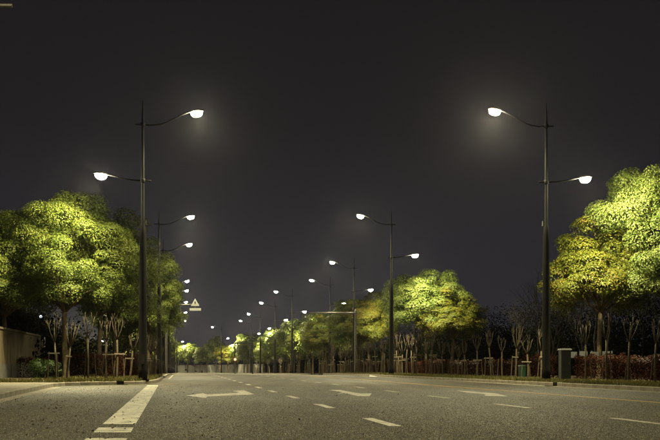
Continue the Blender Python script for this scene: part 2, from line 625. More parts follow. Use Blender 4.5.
# kerbs: single stones where they can be told apart, one continuous run beyond
kerb_root = link('kerb', None); kerb_root['kind'] = 'structure'
kerb_root['label'] = 'pale granite kerb stones along both sides of the road'
ks = MB()
ks.v = [(-.49, -.075, -.1), (.49, -.075, -.1), (.49, .075, -.1), (-.49, .075, -.1),
        (-.49, -.06, .145), (.49, -.06, .145), (.49, .075, .145), (-.49, .075, .145),
        (-.49, -.075, .125), (.49, -.075, .125)]
ks.f = [(0, 1, 9, 8), (8, 9, 5, 4), (4, 5, 6, 7), (2, 3, 7, 6), (1, 2, 6, 5, 9), (3, 0, 8, 4, 7), (3, 2, 1, 0)]
ks_me = ks.mesh('kerb_stone', M['kerb'])


def stones(pts, flip):
    for a, b in zip(pts, pts[1:]):
        c = (a + b) / 2
        d = (b - a)
        ang = math.atan2(d.y, d.x) + (math.pi if flip else 0)
        sh = Vector((-d.y, d.x)).normalized() * 0.075 * (1 if not flip else -1)
        # front face of the stone (local -Y) looks at the carriageway
        o = link('kerb_stone', ks_me, kerb_root, (c.x + sh.x, c.y + sh.y, zg(c.y) + random.uniform(-.006, .006)),
                 ang + random.uniform(-.006, .006))
        o.scale = (d.length, 1, 1)


lk1 = resample(LKP, 1.0)
vis = [p for p in lk1 if 18 <= p.y <= 66]
stones(vis, False)
rk = [Vector((X0(KR, y), y)) for y in np.arange(24, 112, 0.99)]
rk = resample(rk, 1.0)
stones(rk[::-1], False)


def kerb_run(name, pts3, side):
    v, f = [], []
    for i, (p, nx) in enumerate(pts3):
        for d, z in ((0, -.1), (0, .13), (.015, .145), (.15, .145), (.15, -.1)):
            v.append((p.x + nx.x * d * side, p.y + nx.y * d * side, p.z + z))
    for i in range(len(pts3) - 1):
        for k in range(4):
            q = (i * 5 + k, i * 5 + k + 1, (i + 1) * 5 + k + 1, (i + 1) * 5 + k)
            f.append(q)
    me = bpy.data.meshes.new(name); me.from_pydata(v, [], f); me.materials.append(M['kerb']); me.update()
    return link(name, me, kerb_root)


def nrm_at(s):
    a = P(s, 0)[1]
    return Vector((math.cos(a), math.sin(a)))


kerb_run('kerb_run', [(P3(s, KR / _n), nrm_at(s)) for s in [x for x in SS if 115 < x]], 1)
kerb_run('kerb_run', [(P3(s, KR / _n), nrm_at(s)) for s in (-58, 20)], 1)
kerb_run('kerb_run', [(P3(s, KL / _n), nrm_at(s)) for s in [x for x in SS if 66 < x]], -1)
kerb_run('kerb_run', [(P3(s, -4.25 / _n), nrm_at(s)) for s in (-58, 17)], -1)

# gutter strip beside the lay-by kerb
gp = [p for p in fine if 14 <= p.y <= 40.0]
sheet('gutter', [[(p.x + 0.02, p.y, 0.005), (p.x + 0.36, p.y, 0.005)] for p in gp], M['gutter'])
sheet('gutter.001', [[(X0(KR, y) - 0.42, y, zg(y) + 0.005), (X0(KR, y) - 0.015, y, zg(y) + 0.005)]
                     for y in np.arange(22, 150, 4.0)], M['gutter'])

# painted markings, each on the asphalt
ZP = 0.006


def marking(name, quads, m, label, parent=None):
    mb = MB()
    for q in quads:
        mb.poly([(x, y, zg(y) + ZP) for x, y in q])
    o = link(name, mb.mesh(name, m), road)
    return o


def stripe(x0, w, y0, y1, m, name='lane_dash'):
    a, b = w / 2, w / 2
    return marking(name, [[(X0(x0 - a, y0), y0), (X0(x0 + b, y0), y0), (X0(x0 + b, y1), y1), (X0(x0 - a, y1), y1)]], m, None)


for x0 in (2.82, 6.56):
    for k in range(-1, 30):
        y1 = 16.1 + 6 * k
        stripe(x0, 0.17 if x0 < 5 else 0.15, y1 - 2.15, y1, M['white_paint' if x0 < 5 else 'thin_paint'])
for y0, y1 in ((4, 9.6), (10.4, 11.62), (12.62, 13.62), (14.42, 39.8), (40.8, 43.4)):
    def wl(y): return -0.84 - 0.0117 * (y - 12.6)
    marking('edge_line', [[(X0(wl(y0) - .225, y0), y0), (X0(wl(y0) + .225, y0), y0), (X0(wl(y1) + .225, y1), y1), (X0(wl(y1) - .225, y1), y1)]], M['white_paint'], None)
for k in range(0, 40):
    y0 = 8 + 4 * k
    stripe(10.35, 0.20, y0, y0 + 4.0, M['yellow_paint'], 'yellow_line')
for k in range(0, 12):
    stripe(KL + 0.35, 0.12, 64 + 14 * k, 78 + 14 * k, M['thin_paint'], 'side_line')

arrow1 = [[(186, 395.8), (203, 393.4), (207, 394.7), (207, 396.8), (206, 398.4)],
          [(207, 394.7), (236, 393.2), (240, 395.3), (207, 396.8)],
          [(232.5, 391.2), (244, 390.6), (254, 394.4), (249, 395.1), (240, 395.3), (236, 393.2), (240, 392.4)]]
arrow2 = [[(328.5, 390.2), (340, 390.2), (352, 392.4), (344, 393.3), (336, 394.1), (343, 392.5)],
          [(352, 392.4), (361, 393.7), (371.7, 393.6), (369.5, 396.7), (358, 396.4), (344, 393.3)]]
arrow3 = [[(456, 390.7), (470, 391.5), (488, 392.9), (485, 394.5), (468, 393.0)],
          [(488, 392.9), (496, 393.6), (508.5, 396.9), (485, 396.1), (485, 394.5)]]
for a in (arrow1, arrow2, arrow3):
    marking('lane_arrow', [[gpx(*p) for p in q][::-1] for q in a], M['white_paint' if a is not arrow3 else 'thin_paint'], None)


# ------------------------------------------------------------------ street lamps
def lamp_meshes():
    d = {}
    d['shaft'] = MB().lathe([(.20, 0), (.20, .5), (.185, .55), (.17, 3.2), (.14, 6.4), (.125, 6.9), (.085, 7.0), (.075, 9.0), (.062, 11.6), (.05, 12.0), (.018, 12.45), (.004, 12.5)], 12).mesh('shaft', M['pole'], True)
    d['base'] = MB().box((0, 0, .02), (.55, .55, .06)).mesh('base_plate', M['pole'])
    d['door'] = MB().box((0, 0, 0), (.15, .03, .42)).mesh('access_door', M['head']); d['lock'] = MB().box((0, 0, 0), (.025, .012, .025)).mesh('lock', M['steel'])
    d['collar'] = MB().lathe([(.10, -.09), (.115, -.07), (.115, .07), (.10, .09)], 12).mesh('collar', M['pole'], True)
    d['bracket'] = MB().box((0, 0, 0), (.10, .10, .22), 0, .8).mesh('bracket', M['steel'])
    pts = [(0.05, 0, 0), (.35, 0, -.03), (.75, 0, .02), (1.15, 0, .18), (1.6, 0, .42), (2.05, 0, .62)]
    d['arm_high'] = MB().tube(pts, [.042, .04, .038, .036, .034, .032], 8).mesh('arm', M['pole'], True)
    pts = [(0.05, 0, 0), (.5, 0, .02), (1.0, 0, .10), (1.5, 0, .22)]
    d['arm_low'] = MB().tube(pts, [.04, .038, .034, .03], 8).mesh('arm', M['pole'], True)
    d['stub'] = MB().tube([(-.05, 0, 0), (-.32, 0, 0), (-.36, 0, .01)], [.036, .034, .016], 8).mesh('stub', M['pole'], True)
    # cobra-head housing: long flattened shell along +X, drop glass underneath
    prof = []
    v, f = [], []
    secs = [(-.05, .035, .03, .0), (.05, .06, .05, .0), (.18, .13, .085, .01), (.40, .16, .10, .01), (.58, .14, .085, .0), (.68, .08, .05, -.01), (.72, .02, .015, -.012)]
    n = 12
    for x, w, h, zc in secs:
        for k in range(n):
            t = 2 * math.pi * k / n
            zz = math.sin(t)
            v.append((x, w * math.cos(t), zc + (h * zz if zz > 0 else h * .35 * zz)))
    for i in range(len(secs) - 1):
        for k in range(n):
            f.append((i * n + k, i * n + (k + 1) % n, (i + 1) * n + (k + 1) % n, (i + 1) * n + k))
    f.append(tuple(range(n))[::-1]); f.append(tuple((len(secs) - 1) * n + k for k in range(n)))
    b = MB(); b.v, b.f = v, f
    d['housing'] = b.mesh('lamp_head', M['head'], True)
    d['lens'] = MB().lathe([(.01, -.25), (.08, -.235), (.145, -.19), (.18, -.11), (.185, -.035)], 16, (.37, 0, 0), 1.4, 1.0).mesh('lens', M['lens'], True)
    return d


LMP = lamp_meshes()


def spot(power, loc, tilt, parent, size=176, blend=.3):
    ld = bpy.data.lights.new('lamp_light', 'SPOT' if size < 170 else 'POINT')
    ld.energy = power; ld.color = LAMP_COL
    if size < 170:
        ld.spot_size = R(size); ld.spot_blend = blend; ld.shadow_soft_size = 0.13
    o = bpy.data.objects.new('lamp_light', ld)
    COL.objects.link(o)
    o.parent = parent
    o.location = loc
    o.rotation_euler = (0, -tilt, 0)
    return o


def street_lamp(loc, ang, label, high=True, low=True, ph=1.0, pl=1.0, group='double-armed street lamps'):
    """ang: heading of the road-side arm"""
    r = link('street_lamp', None, None, loc, ang)
    tag(r, label, 'street lamp', group)
    link('shaft', LMP['shaft'], r); link('base_plate', LMP['base'], r)
    link('bracket', LMP['bracket'], r, (.12, -.03, 7.05))
    dr = link('access_door', LMP['door'], r, (0, -.183, .95)); link('lock', LMP['lock'], dr, (.05, -.012, .08))
    link('collar', LMP['collar'], r, (0, 0, 11.4)); link('collar', LMP['collar'], r, (0, 0, 8.9))
    link('stub', LMP['stub'], r, (0, 0, 11.4)); link('stub', LMP['stub'], r, (0, 0, 8.9), math.pi)
    for (hz, am, ax, az, rz, pw, on) in ((11.4, 'arm_high', 2.0, .60, 0, HIGH_W * ph, high), (8.9, 'arm_low', 1.45, .21, math.pi, LOW_W * pl, low)):
        link('arm', LMP[am], r, (0, 0, hz), rz)
        h = link('lamp_head', LMP['housing'], r, ((ax) * math.cos(rz), 0, hz + az), rz)
        h.rotation_euler = (0, -0.16 if rz == 0 else -0.12, rz)
        link('lens', LMP['lens'], h)
        if on:
            spot(pw, (.37, 0, -.40), 0.10 if rz == 0 else 0.8, h, 166 if rz == 0 else 168, .5)
    return r


Lx, Rx = -1.75, 15.85
left_spots = [(47, 'near dark double-armed street lamp on the left, in front of the big lit tree'),
              (80, 'second street lamp on the left, just past the kerb nose'),
              (98, 'third street lamp in the left row, behind the second lamp post'),
              (137, 'fourth street lamp in the left row, above the triangular sign arm'),
              (153, 'fifth street lamp in the left row, small light just above the triangular sign'),
              (178, 'sixth street lamp in the left row, level with the triangular sign'),
              (209, 'seventh street lamp in the left row, just below the triangular sign'),
              (243, 'eighth street lamp in the left row, by the edge of the lit foliage')]
for y, lb in left_spots:
    street_lamp(G(Lx, y, 0.15), ROADRZ, lb)
# the row goes on behind the camera and lights the near carriageway
street_lamp(G(-6.4, 13, 0.10), ROADRZ, 'street lamp left of the picture, beside the lay-by', ph=0.62, pl=.25)
street_lamp(G(Rx, 12, 0.12), ROADRZ + math.pi, 'street lamp right of the picture, beside the near kerb', ph=0.62, pl=.25)
right_spots = [(47.2, .42, 'near dark double-armed street lamp on the right, beside the grey cabinet'),
               (80, 0, 'second street lamp on the right, left of the bright middle tree'),
               (114, 2.7, 'third street lamp on the right, beside the horizontal mast arm'),
               (136, 3.2, 'fourth street lamp on the right, its post crossed by the mast arm'),
               (155, .3, 'fifth street lamp on the right, left of the yellowish round tree'),
               (180, 0, 'sixth street lamp on the right, halfway along the lit tree row'),
               (214, 0, 'seventh street lamp on the right, over the far tree row'),
               (243, 0, 'eighth street lamp on the right, near the low gantry frame')]
for y, dx, lb in right_spots:
    street_lamp(G(Rx + dx, y, 0.12), ROADRZ + math.pi, lb, ph=1.0 if y < 150 else 1.6, pl=1.0 if y < 100 else (1.3 if y < 150 else 1.8))
for k, s in enumerate((274, 304, 334, 362)):
    p, a = P(s, Rx / _n)
    street_lamp((p.x, p.y, zg(p.y) + .12), a + math.pi, '%s street lamp on the right, far off where the road bends left' % nth(9 + k), ph=2.6, pl=2.0)
    p, a = P(s + 8, Lx / _n)
    street_lamp((p.x, p.y, zg(p.y) + .12), a, '%s street lamp of the left row, far round the bend' % nth(9 + k), ph=2.6)

# ------------------------------------------------------------------ trees
T_big = make_tree(3.2, 3.3, 6.1, 300, .62, 210000, .090, M['leaf'], 3, -0.62)
T_big2 = make_tree(2.9, 3.5, 6.3, 290, .60, 200000, .088, M['leaf_lime'], 5, -0.7)
T_mid = make_tree(2.7, 2.7, 5.0, 190, .60, 110000, .105, M['leaf'], 8, -0.6)
T_bronze = make_tree(2.1, 2.2, 4.9, 150, .52, 90000, .095, M['leaf_bronze'], 13, -0.7)
T_lime = make_tree(3.3, 3.0, 5.6, 230, .66, 110000, .115, M['leaf_lime'], 21, -0.6)
T_far = [make_tree(2.8, 2.6, 4.8, 90, .75, 12000, .28, M['leaf'], 31, -0.7),
         make_tree(2.6, 2.9, 5.2, 90, .72, 12000, .28, M['leaf_lime'], 37, -0.75),
         make_tree(2.7, 2.4, 4.6, 90, .75, 12000, .28, M['leaf_bronze'], 41, -0.7)]

TG = 'street trees'
put_tree(T_big, 'broadleaf_tree', 'big round yellow-green tree behind the near left lamp post', G(-5.75, 52.5, .18), 0.4, (1.0, 1.0, 0.92), TG)
put_tree(T_big, 'broadleaf_tree', 'dim tree at the left edge above the boundary wall', G(-8.95, 53, .18), 2.2, (0.92, 0.92, 0.86), TG)
put_tree(T_mid, 'broadleaf_tree', 'lit tree tucked behind the right flank of the big left tree', G(-4.7, 60, .18), 1.0, (1.0, 1.0, 1.15), TG)
put_tree(T_mid, 'broadleaf_tree', 'bright green tree showing right of the second left lamp post', G(-2.75, 87, .14), 2.6, (1.10, 1.10, 1.2), TG)
put_tree(T_mid, 'broadleaf_tree', 'shaded tree between the two near left lamp posts', G(-4.5, 70, .14), 4.0, (.92, .92, 1.15), TG)
for k, y in enumerate((92, 103, 115, 128, 142, 157, 173)):
    put_tree(T_far[k % 3], 'broadleaf_tree', 'half-hidden %s tree of the left row counted from the lamp posts' % nth(k + 1), G(-4.6, y, .13), k * 1.7, 1.0 + .08 * math.sin(k * 2.1), TG)

put_tree(T_big2, 'broadleaf_tree', 'tall bright lime-green tree cut by the right edge', G(24.0, 52.5, .12), 0.0, (1.1, 1.1, 1.09), TG)
put_tree(T_bronze, 'broadleaf_tree', 'smaller bronze-tinged tree left of the tall right-edge tree', G(20.9, 53, .12), 0.6, (1.12, 1.12, 1.04), TG)
put_tree(T_lime, 'broadleaf_tree', 'brightest middle tree with a pale lit top, right of the second lamp post', G(20.0, 86.5, .12), 0.3, (0.98, 0.98, .97), TG)
put_tree(T_bronze, 'broadleaf_tree', 'darker rounded tree in front of the brightest middle tree', G(21.6, 84.5, .12), 0.9, (1.1, 1.1, .88), TG)
put_tree(T_bronze, 'broadleaf_tree', 'olive tree left of the second right lamp post', G(21.6, 122, -.1), 3.1, (1.4, 1.4, 1.24), TG)
put_tree(T_mid, 'broadleaf_tree', 'tree behind the olive one, left of the second right lamp post', G(20.9, 126, -.15), 5.0, (1.2, 1.2, 1.1), TG)
put_tree(T_bronze, 'broadleaf_tree', 'yellowish round tree standing alone left of the mast arm post', G(18.9, 142, -.2), 1.2, (1.15, 1.15, 1.05), TG)
k = 0
for s in (142, 149, 156, 163, 170, 177, 185, 193, 201, 209, 217, 225, 233, 241, 249, 257, 265, 273, 281, 289, 297, 305, 313, 321, 329, 337, 345, 353):
    o_ = (19.6 if s < 235 else 20.6) + 1.0 * math.sin(k * 2.3)
    p, a = P(s, o_)
    put_tree(T_far[(0, 1, 0, 1, 2, 1, 0)[k % 7]], 'broadleaf_tree', '%s tree of the far right row, counted from the yellowish round tree' % nth(k + 1),
             (p.x, p.y, zg(p.y) + .12), k * 1.3, (1.08 + .12 * math.sin(k * 1.9),) * 2 + ((1.0 if s < 245 else 1.12) + .12 * math.sin(k * 2.7),), TG)
    k += 1


# bare trees in the dark belt
def bare_tree(seed, h):
    rng = random.Random(seed)
    mb = MB()

    def grow(p, d, L, r, lev):
        q = p + d * L
        m = p.lerp(q, .5) + Vector((rng.uniform(-1, 1), rng.uniform(-1, 1), 0)) * L * .05
        mb.tube([p, m, q], [r, r * .8, r * .6], 5 if lev < 2 else 3, cap=False)
        if lev >= 5: return
        nb = 3 if lev < 4 else 2
        for i in range(nb):
            a = rng.uniform(0, 6.28)
            sp = rng.uniform(.25, .62)
            nd = (d + Vector((math.cos(a), math.sin(a), .12)) * sp).normalized()
            st = p.lerp(q, rng.uniform(.55, 1.0)) if i else q
            grow(st, nd, L * rng.uniform(.62, .84), r * (.56 if i else .62), lev + 1)

    grow(Vector((0, 0, -.1)), Vector((0, 0, 1)), h * .29, .09, 0)
    return mb.mesh('branches', M['grey_bark'])


BT = [bare_tree(s, 7.5) for s in (1, 2, 3)]
k = 0
for (x0, y) in [(23.5, 50), (25.5, 53), (23.0, 57), (26.5, 58), (24.0, 61.5), (27.5, 63), (23.2, 66), (26.0, 68), (24.3, 72), (28, 74), (25, 79), (27.5, 86)]:
    o = link('bare_tree', None, None, G(x0, y, .1), k * 1.1, (1.0 + .15 * math.sin(k * 1.7),) * 3)
    tag(o, 'leafless twiggy tree in the dark belt, %s leftwards from the right lamp post' % nth(k + 1), 'tree', 'leafless trees in the dark belt')
    link('branches', BT[k % 3], o)
    k += 1


# thickets: a dark mass nobody could count
def thicket(name, pts, n, hmin, hmax, L, m, label, seed, w=3.0):
    rng = np.random.default_rng(seed)
    pts = np.array(pts)
    seg = rng.integers(0, len(pts) - 1, n)
    t = rng.uniform(0, 1, (n, 1))
    b = pts[seg] * (1 - t) + pts[seg + 1] * t
    u = seg + t[:, 0]
    hh = hmin + (hmax - hmin) * (0.5 + 0.5 * np.sin(u * 5.1 + 1.3 * np.sin(u * 2.2))) * (0.7 + 0.3 * np.sin(u * 13.0))
    c = b.copy()
    c[:, :2] += rng.normal(size=(n, 2)) * w * 0.4
    c[:, 2] += hh * rng.uniform(0, 1, n) ** 0.85
    nr = rng.normal(size=(n, 3)) + np.array([0, -.6, .4])
    lv = L * (1.0 + 1.6 * np.clip(1 - (c[:, 2] - b[:, 2]) / (0.62 * hh), 0, 1))[:, None]
    o = link(name, leaf_mesh(name, c, nr, lv, lv * .6, m, rng=rng))
    tag(o, label, 'thicket', None, 'stuff')
    return o


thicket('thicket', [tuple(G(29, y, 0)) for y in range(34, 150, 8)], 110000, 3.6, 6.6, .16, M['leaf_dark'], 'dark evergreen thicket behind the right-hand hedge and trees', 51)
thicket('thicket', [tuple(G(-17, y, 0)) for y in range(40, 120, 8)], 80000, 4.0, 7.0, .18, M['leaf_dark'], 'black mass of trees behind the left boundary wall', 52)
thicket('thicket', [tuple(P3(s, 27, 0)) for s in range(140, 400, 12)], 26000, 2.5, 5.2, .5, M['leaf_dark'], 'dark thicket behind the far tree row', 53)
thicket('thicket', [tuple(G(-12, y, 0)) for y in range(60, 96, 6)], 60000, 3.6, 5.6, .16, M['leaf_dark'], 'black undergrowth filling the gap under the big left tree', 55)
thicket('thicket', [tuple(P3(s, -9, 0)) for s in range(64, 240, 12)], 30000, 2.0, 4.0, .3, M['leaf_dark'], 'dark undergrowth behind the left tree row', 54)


# hedges: continuous, built of leafy sections
def hedge_section(m, seed, L=4.0, w=.9, h=1.15, n=5200, leaf=.085):
    rng = np.random.default_rng(seed)
    c = rng.uniform(-1, 1, (n, 3))
    ax = rng.integers(0, 3, n)
    sg = np.where(rng.uniform(size=n) < .5, -1, 1)
    for i in range(3):
        s_ = ax == i
        c[s_, i] = sg[s_] * rng.uniform(.72, 1.06, s_.sum())
    c[:, 2] = np.where(ax == 2, np.abs(c[:, 2]), c[:, 2])
    wob = 1 + .13 * np.sin(c[:, 0] * 7 + seed) * np.cos(c[:, 1] * 5)
    p = np.stack([c[:, 0] * L / 2, c[:, 1] * w / 2 * wob, (c[:, 2] * .5 + .5) * h * wob], 1)
    nr = c + rng.normal(size=(n, 3)) * .5
    return leaf_mesh('hedge_section', p, nr, leaf, leaf * .6, m, rng=rng)


HS = [hedge_section(M['leaf_red'], s) for s in (61, 62, 63)]


def hedge(label, pts):
    r = link('hedge', None, None, (0, 0, 0)); tag(r, label, 'hedge')
    r.location = pts[0]
    for i, (a, b) in enumerate(zip(pts, pts[1:])):
        if len(pts) > 8 and i % 6 == 4: continue
        c = (a + b) / 2 - pts[0]
        d = b - a
        link('hedge_section', HS[i % 3], r, c, math.atan2(d.y, d.x), (d.length / 3.9, 1, random.uniform(.62, 1.05)))
    return r


hedge('reddish leafy hedge along the right verge behind the staked saplings', [G(19.0, y, .12) for y in np.arange(34, 122, 4)])
hedge('low reddish hedge behind the left staked saplings', [Vector((x, y, .18)) for x, y in ((-17.0, 56.0), (-13.6, 54.2), (-10.6, 54.0))])
hedge('low reddish hedge along the far left verge', [G(-2.9, y, .13) for y in np.arange(58, 100, 4)])


# round green bush by the wall
bm_, _ = crown_mesh('foliage', .68, .5, 40, .2, 5200, .06, M['leaf_bush'], 71, -.9)
b = link('bush', None, None, Vector((-12.75, 47.2, .18)))
tag(b, 'low dark-green clipped bush at the end of the boundary wall', 'bush')
link('foliage', bm_, b, (0, 0, .42), 0, (1.0, 1, 1.0))
st = MB(); st.tube([(0, 0, -.05), (0, 0, .35)], [.04, .03], 6); link('stem', st.mesh('stem', M['bark']), b)


# ------------------------------------------------------------------ staked saplings
def sapling_meshes(seed, h):
    rng = random.Random(seed)
    mb = MB()
    hf = h * rng.uniform(.56, .66)
    lean = Vector((rng.uniform(-.07, .07), rng.uniform(-.05, .05), hf))
    mb.tube([(0, 0, -.1), (0, 0, .1), lean * .5 + Vector((rng.uniform(-.03, .03), 0, 0)), lean], [.062, .05, .043, .038], 7)
    n = rng.choice((3, 3, 4, 4, 5))
    for i in range(n):
        a = 6.28 * i / n + rng.uniform(-.5, .5)
        sp = rng.uniform(.16, .34)
        L = h - hf
        q = lean + Vector((math.cos(a) * sp, math.sin(a) * sp, L * rng.uniform(.8, 1.05)))
        m = lean.lerp(q, .45) + Vector((math.cos(a), math.sin(a), 0)) * .05
        mb.tube([lean - Vector((0, 0, .05)), m, q], [.028, .019, .009], 5)
        for j in range(rng.choice((1, 2, 2, 3))):
            s0 = m.lerp(q, rng.uniform(.1, .6))
            e = s0 + Vector((rng.uniform(-.16, .16), rng.uniform(-.16, .16), rng.uniform(.25, .45)))
            mb.tube([s0, s0.lerp(e, .5) + Vector((rng.uniform(-.03, .03), 0, 0)), e], [.012, .008, .004], 4)
    tr = mb.mesh('trunk', M['pale_bark'], True)
    side = rng.choice((-1, 1))
    s1 = MB().tube([(side * .36, .05, -.1), (side * .27, .03, 1.10)], [.024, .021], 6).mesh('stake', M['stake'])
    s2 = MB().tube([(-side * .14, .12, -.1), (-side * .07, .07, 1.02)], [.022, .019], 6).mesh('stake', M['stake'])
    br = MB().box((side * .10, -.05, 1.04), (.50, .035, .05)).mesh('crossbar', M['bar'])
    return tr, s1, s2, br


SAP = [sapling_meshes(100 + i, 2.3 + .12 * (i % 3)) for i in range(9)]


def sapling(i, loc, rz, sc, label, group):
    r = link('sapling', None, None, loc, rz, sc)
    r.rotation_euler = (random.gauss(0, .035), random.gauss(0, .035), rz + random.uniform(-1.2, 1.2))
    r.scale.z *= random.uniform(.86, 1.12)
    tag(r, label, 'sapling', group)
    t, s1, s2, br = SAP[i % len(SAP)]
    link('trunk', t, r); link('stake', s1, r); link('stake', s2, r)
    if i % 7 != 3: link('crossbar', br, r)
    return r


# left bed: seven, following the kerb round
lefts = [(56, 46.3), (67, 46.6), (88, 47.0), (106, 47.5), (117, 50.5), (130, 51.5), (146, 54.0)]
for i, (x, y) in enumerate(lefts):
    p = px(x, 380, y)
    wl_ = ['beside the clipped green bush'] + ['%s from the clipped bush' % nth(k) for k in range(2, 8)]
    sapling(i + 1, (p.x, p.y, .18), 0.2 * i, (1.05, 1.05, 1.10), 'pale forked staked sapling in the left bed, ' + wl_[i], 'left staked saplings')
# behind them, along the left verge
for i, y in enumerate(np.arange(60, 108, 4.0)):
    sapling(i + 2, G(-1.9, y + .5 * math.sin(i * 3), .13), 1.3 * i, 1.05, 'dim staked sapling beyond the first left lamp post, %s along the verge' % nth(i + 1), 'left verge saplings')
# right verge: right of the cabinet, then leftwards
for i, x in enumerate((586, 607, 628, 655)):
    y = 17.6 / ((x - 330) / F_PX + SL)
    sapling(i + 3, G(17.6, y, .12), .7 * i, (1.0, 1.0, 1.02), 'forked staked sapling right of the grey cabinet, %s from it' % nth(i + 1), 'right staked saplings near the cabinet')
rs = [541, 528, 515.5, 502, 491, 477, 465, 458, 451, 443]
for i, x in enumerate(rs):
    y = 17.5 / ((x - 330) / F_PX + SL)
    sapling(i, G(17.5, y, .12), .9 * i, (1.0, 1.0, random.uniform(.92, 1.05)), 'forked staked sapling left of the right lamp post, %s leftwards' % nth(i + 1), 'right staked saplings along the red hedge')
i = 0
y = 73.5
while y < 128:
    sapling(i, G(17.4 + .55 * math.sin(i * 2.4), y, .10), 1.7 * i, (1.2, 1.2, 1.25 + .25 * math.sin(i * 1.3)), 'pale sapling stem under the middle trees, %s counted from the right' % nth(i + 1), 'sapling stems under the middle trees')
    y += 1.45 + .5 * math.sin(i * 5.0)
    i += 1
i = 0
for s in np.arange(131, 330, 4.6):
    p, a = P(s, 17.3 + .4 * math.sin(i * 2.1))
    sapling(i, (p.x, p.y, zg(p.y) + .10), 1.7 * i, (1.25, 1.25, 1.25 + .15 * math.sin(i)), 'thin far sapling before the far tree row, %s from the mast arm post' % nth(i + 1), 'far saplings')
    i += 1

# ------------------------------------------------------------------ boundary walls
def panel_wall(name, label, pts, h, plinth_h, m_up, m_pl, m_cop, group=None):
    r = link(name, None, None, pts[0]); tag(r, label, 'wall', group)
    L = (pts[1] - pts[0]).length
    pm = MB().box((0, 0, plinth_h + (h - plinth_h) / 2), (L - .03, .18, h - plinth_h)).mesh('panel', m_up)
    pl = MB().box((0, 0, plinth_h / 2 - .1), (L, .26, plinth_h + .2)).mesh('plinth', m_pl)
    cp = MB().box((0, 0, h + .05), (L - .012, .30, .10)).mesh('coping', m_cop)
    pr = MB().box((0, 0, h / 2), (.30, .34, h + .04)).mesh('pier', m_up)
    for a, b in zip(pts, pts[1:]):
        c = (a + b) / 2 - pts[0]
        d = b - a
        ang = math.atan2(d.y, d.x)
        link('panel', pm, r, c, ang); link('plinth', pl, r, c, ang); link('coping', cp, r, c, ang)
    link('pier', pr, r, pts[-1] - pts[0], 0)
    return r


panel_wall('boundary_wall', 'tan rendered boundary wall with dark plinth at the left edge', [G(-8.75, y, .12) for y in np.arange(30, 67, 3.0)],
           2.45, .78, M['wall'], M['plinth'], M['coping'])
panel_wall('boundary_wall', 'pale wall behind the far saplings where the road bends', [P3(s, 23.2, .05) for s in np.arange(262, 382, 4.0)],
           2.3, .3, M['far_wall'], M['far_wall'], M['far_wall'])

# ------------------------------------------------------------------ street furniture
# cabinet
c0 = G(17.1, 47.2, .12)
cb = link('utility_cabinet', None, None, c0, .05)
tag(cb, 'grey metal utility cabinet on the verge beside the right lamp post', 'cabinet')
link('plinth', MB().box((0, 0, .05), (.50, .50, .12)).mesh('plinth', M['plinth']), cb)
link('body', MB().box((0, 0, .75), (.44, .44, 1.28)).mesh('body', M['cabinet']), cb)
link('roof', MB().box((0, 0, 1.425), (.54, .54, .07), 0, .86).mesh('roof', M['cabinet']), cb)
dr = link('door', MB().box((0, -.228, .76), (.37, .016, 1.16)).mesh('door', M['cabinet']), cb)
link('handle', MB().box((.13, -.25, .8), (.03, .03, .14)).mesh('handle', M['steel']), dr)

# green bin
b0 = G(18.15, 56.4, .12)
gb = link('litter_bin', None, None, b0, .1)
tag(gb, 'small green bin among the saplings in front of the red hedge', 'bin')
link('body', MB().box((0, 0, .36), (.30, .30, .62), 0, 1.12).mesh('body', M['bin']), gb)
link('lid', MB().box((0, 0, .70), (.37, .37, .06), 0, .8).mesh('lid', M['bin']), gb)
link('rim', MB().box((0, 0, .655), (.355, .355, .03)).mesh('rim', M['bin']), gb)

# pale barrier boards behind the saplings
pb = link('barrier', None, None, (12.75, 51.4, .12), .05)
tag(pb, 'pale slatted barrier half hidden behind saplings right of the cabinet', 'barrier')
for k, (xx, w) in enumerate(((-.95, .42), (-.42, .40), (.12, .40), (.70, .36))):
    link('board', MB().box((xx, 0, 1.22 + .05 * (k % 2)), (w, .03, .30 - .05 * (k % 2))).mesh('board', M['board']), pb)
for xx in (-1.2, 0, 1.0):
    link('post', MB().box((xx, .045, .70), (.06, .05, 1.42)).mesh('post', M['board']), pb)

# kerb inlets
def inlet(loc, rz, label):
    r = link('kerb_inlet', None, None, loc, rz); tag(r, label, 'drain', 'kerb drain inlets')
    link('frame', MB().box((0, -.012, .135), (.34, .05, .05)).box((-.15, -.012, .06), (.04, .05, .10)).box((.15, -.012, .06), (.04, .05, .10)).mesh('frame', M['dark']), r)
    link('opening', MB().box((0, -.004, .06), (.26, .03, .10)).mesh('opening', M['dark']), r)
    g = link('grate', MB().box((0, -.22, .012), (.36, .32, .02)).mesh('grate', M['dark']), r)
    return r


inlet((X0(-2.63, 44.62), 44.62, 0.0), math.atan2(1.1, .75) - 0.28, 'dark kerb drain inlet on the left, near the lamp post')
inlet((X0(KR, 41.6), 41.6, 0.0), -(math.pi / 2 - ROADRZ) + 0.0, 'dark kerb drain inlet on the right, below the cabinet')


# mast arms
def mast(loc, ang, h, L, label, rise=0.12, k=1.0):
    r = link('mast_arm', None, None, loc, ang); tag(r, label, 'mast arm')
    link('post', MB().lathe([(.16, 0), (.15, .4), (.10, h + .25), (.09, h + .35), (.01, h + .4)], 12).mesh('post', M['steel'], True), r)
    link('arm', MB().tube([(.05, 0, h), (L * .5, 0, h + rise * .5), (L, 0, h + rise)], [.10 * k, .085 * k, .055 * k], 10).mesh('arm', M['steel'], True), r)
    link('flange', MB().tube([(.10, 0, h), (.18, 0, h)], [.16, .16], 10).mesh('flange', M['steel']), r)
    return r


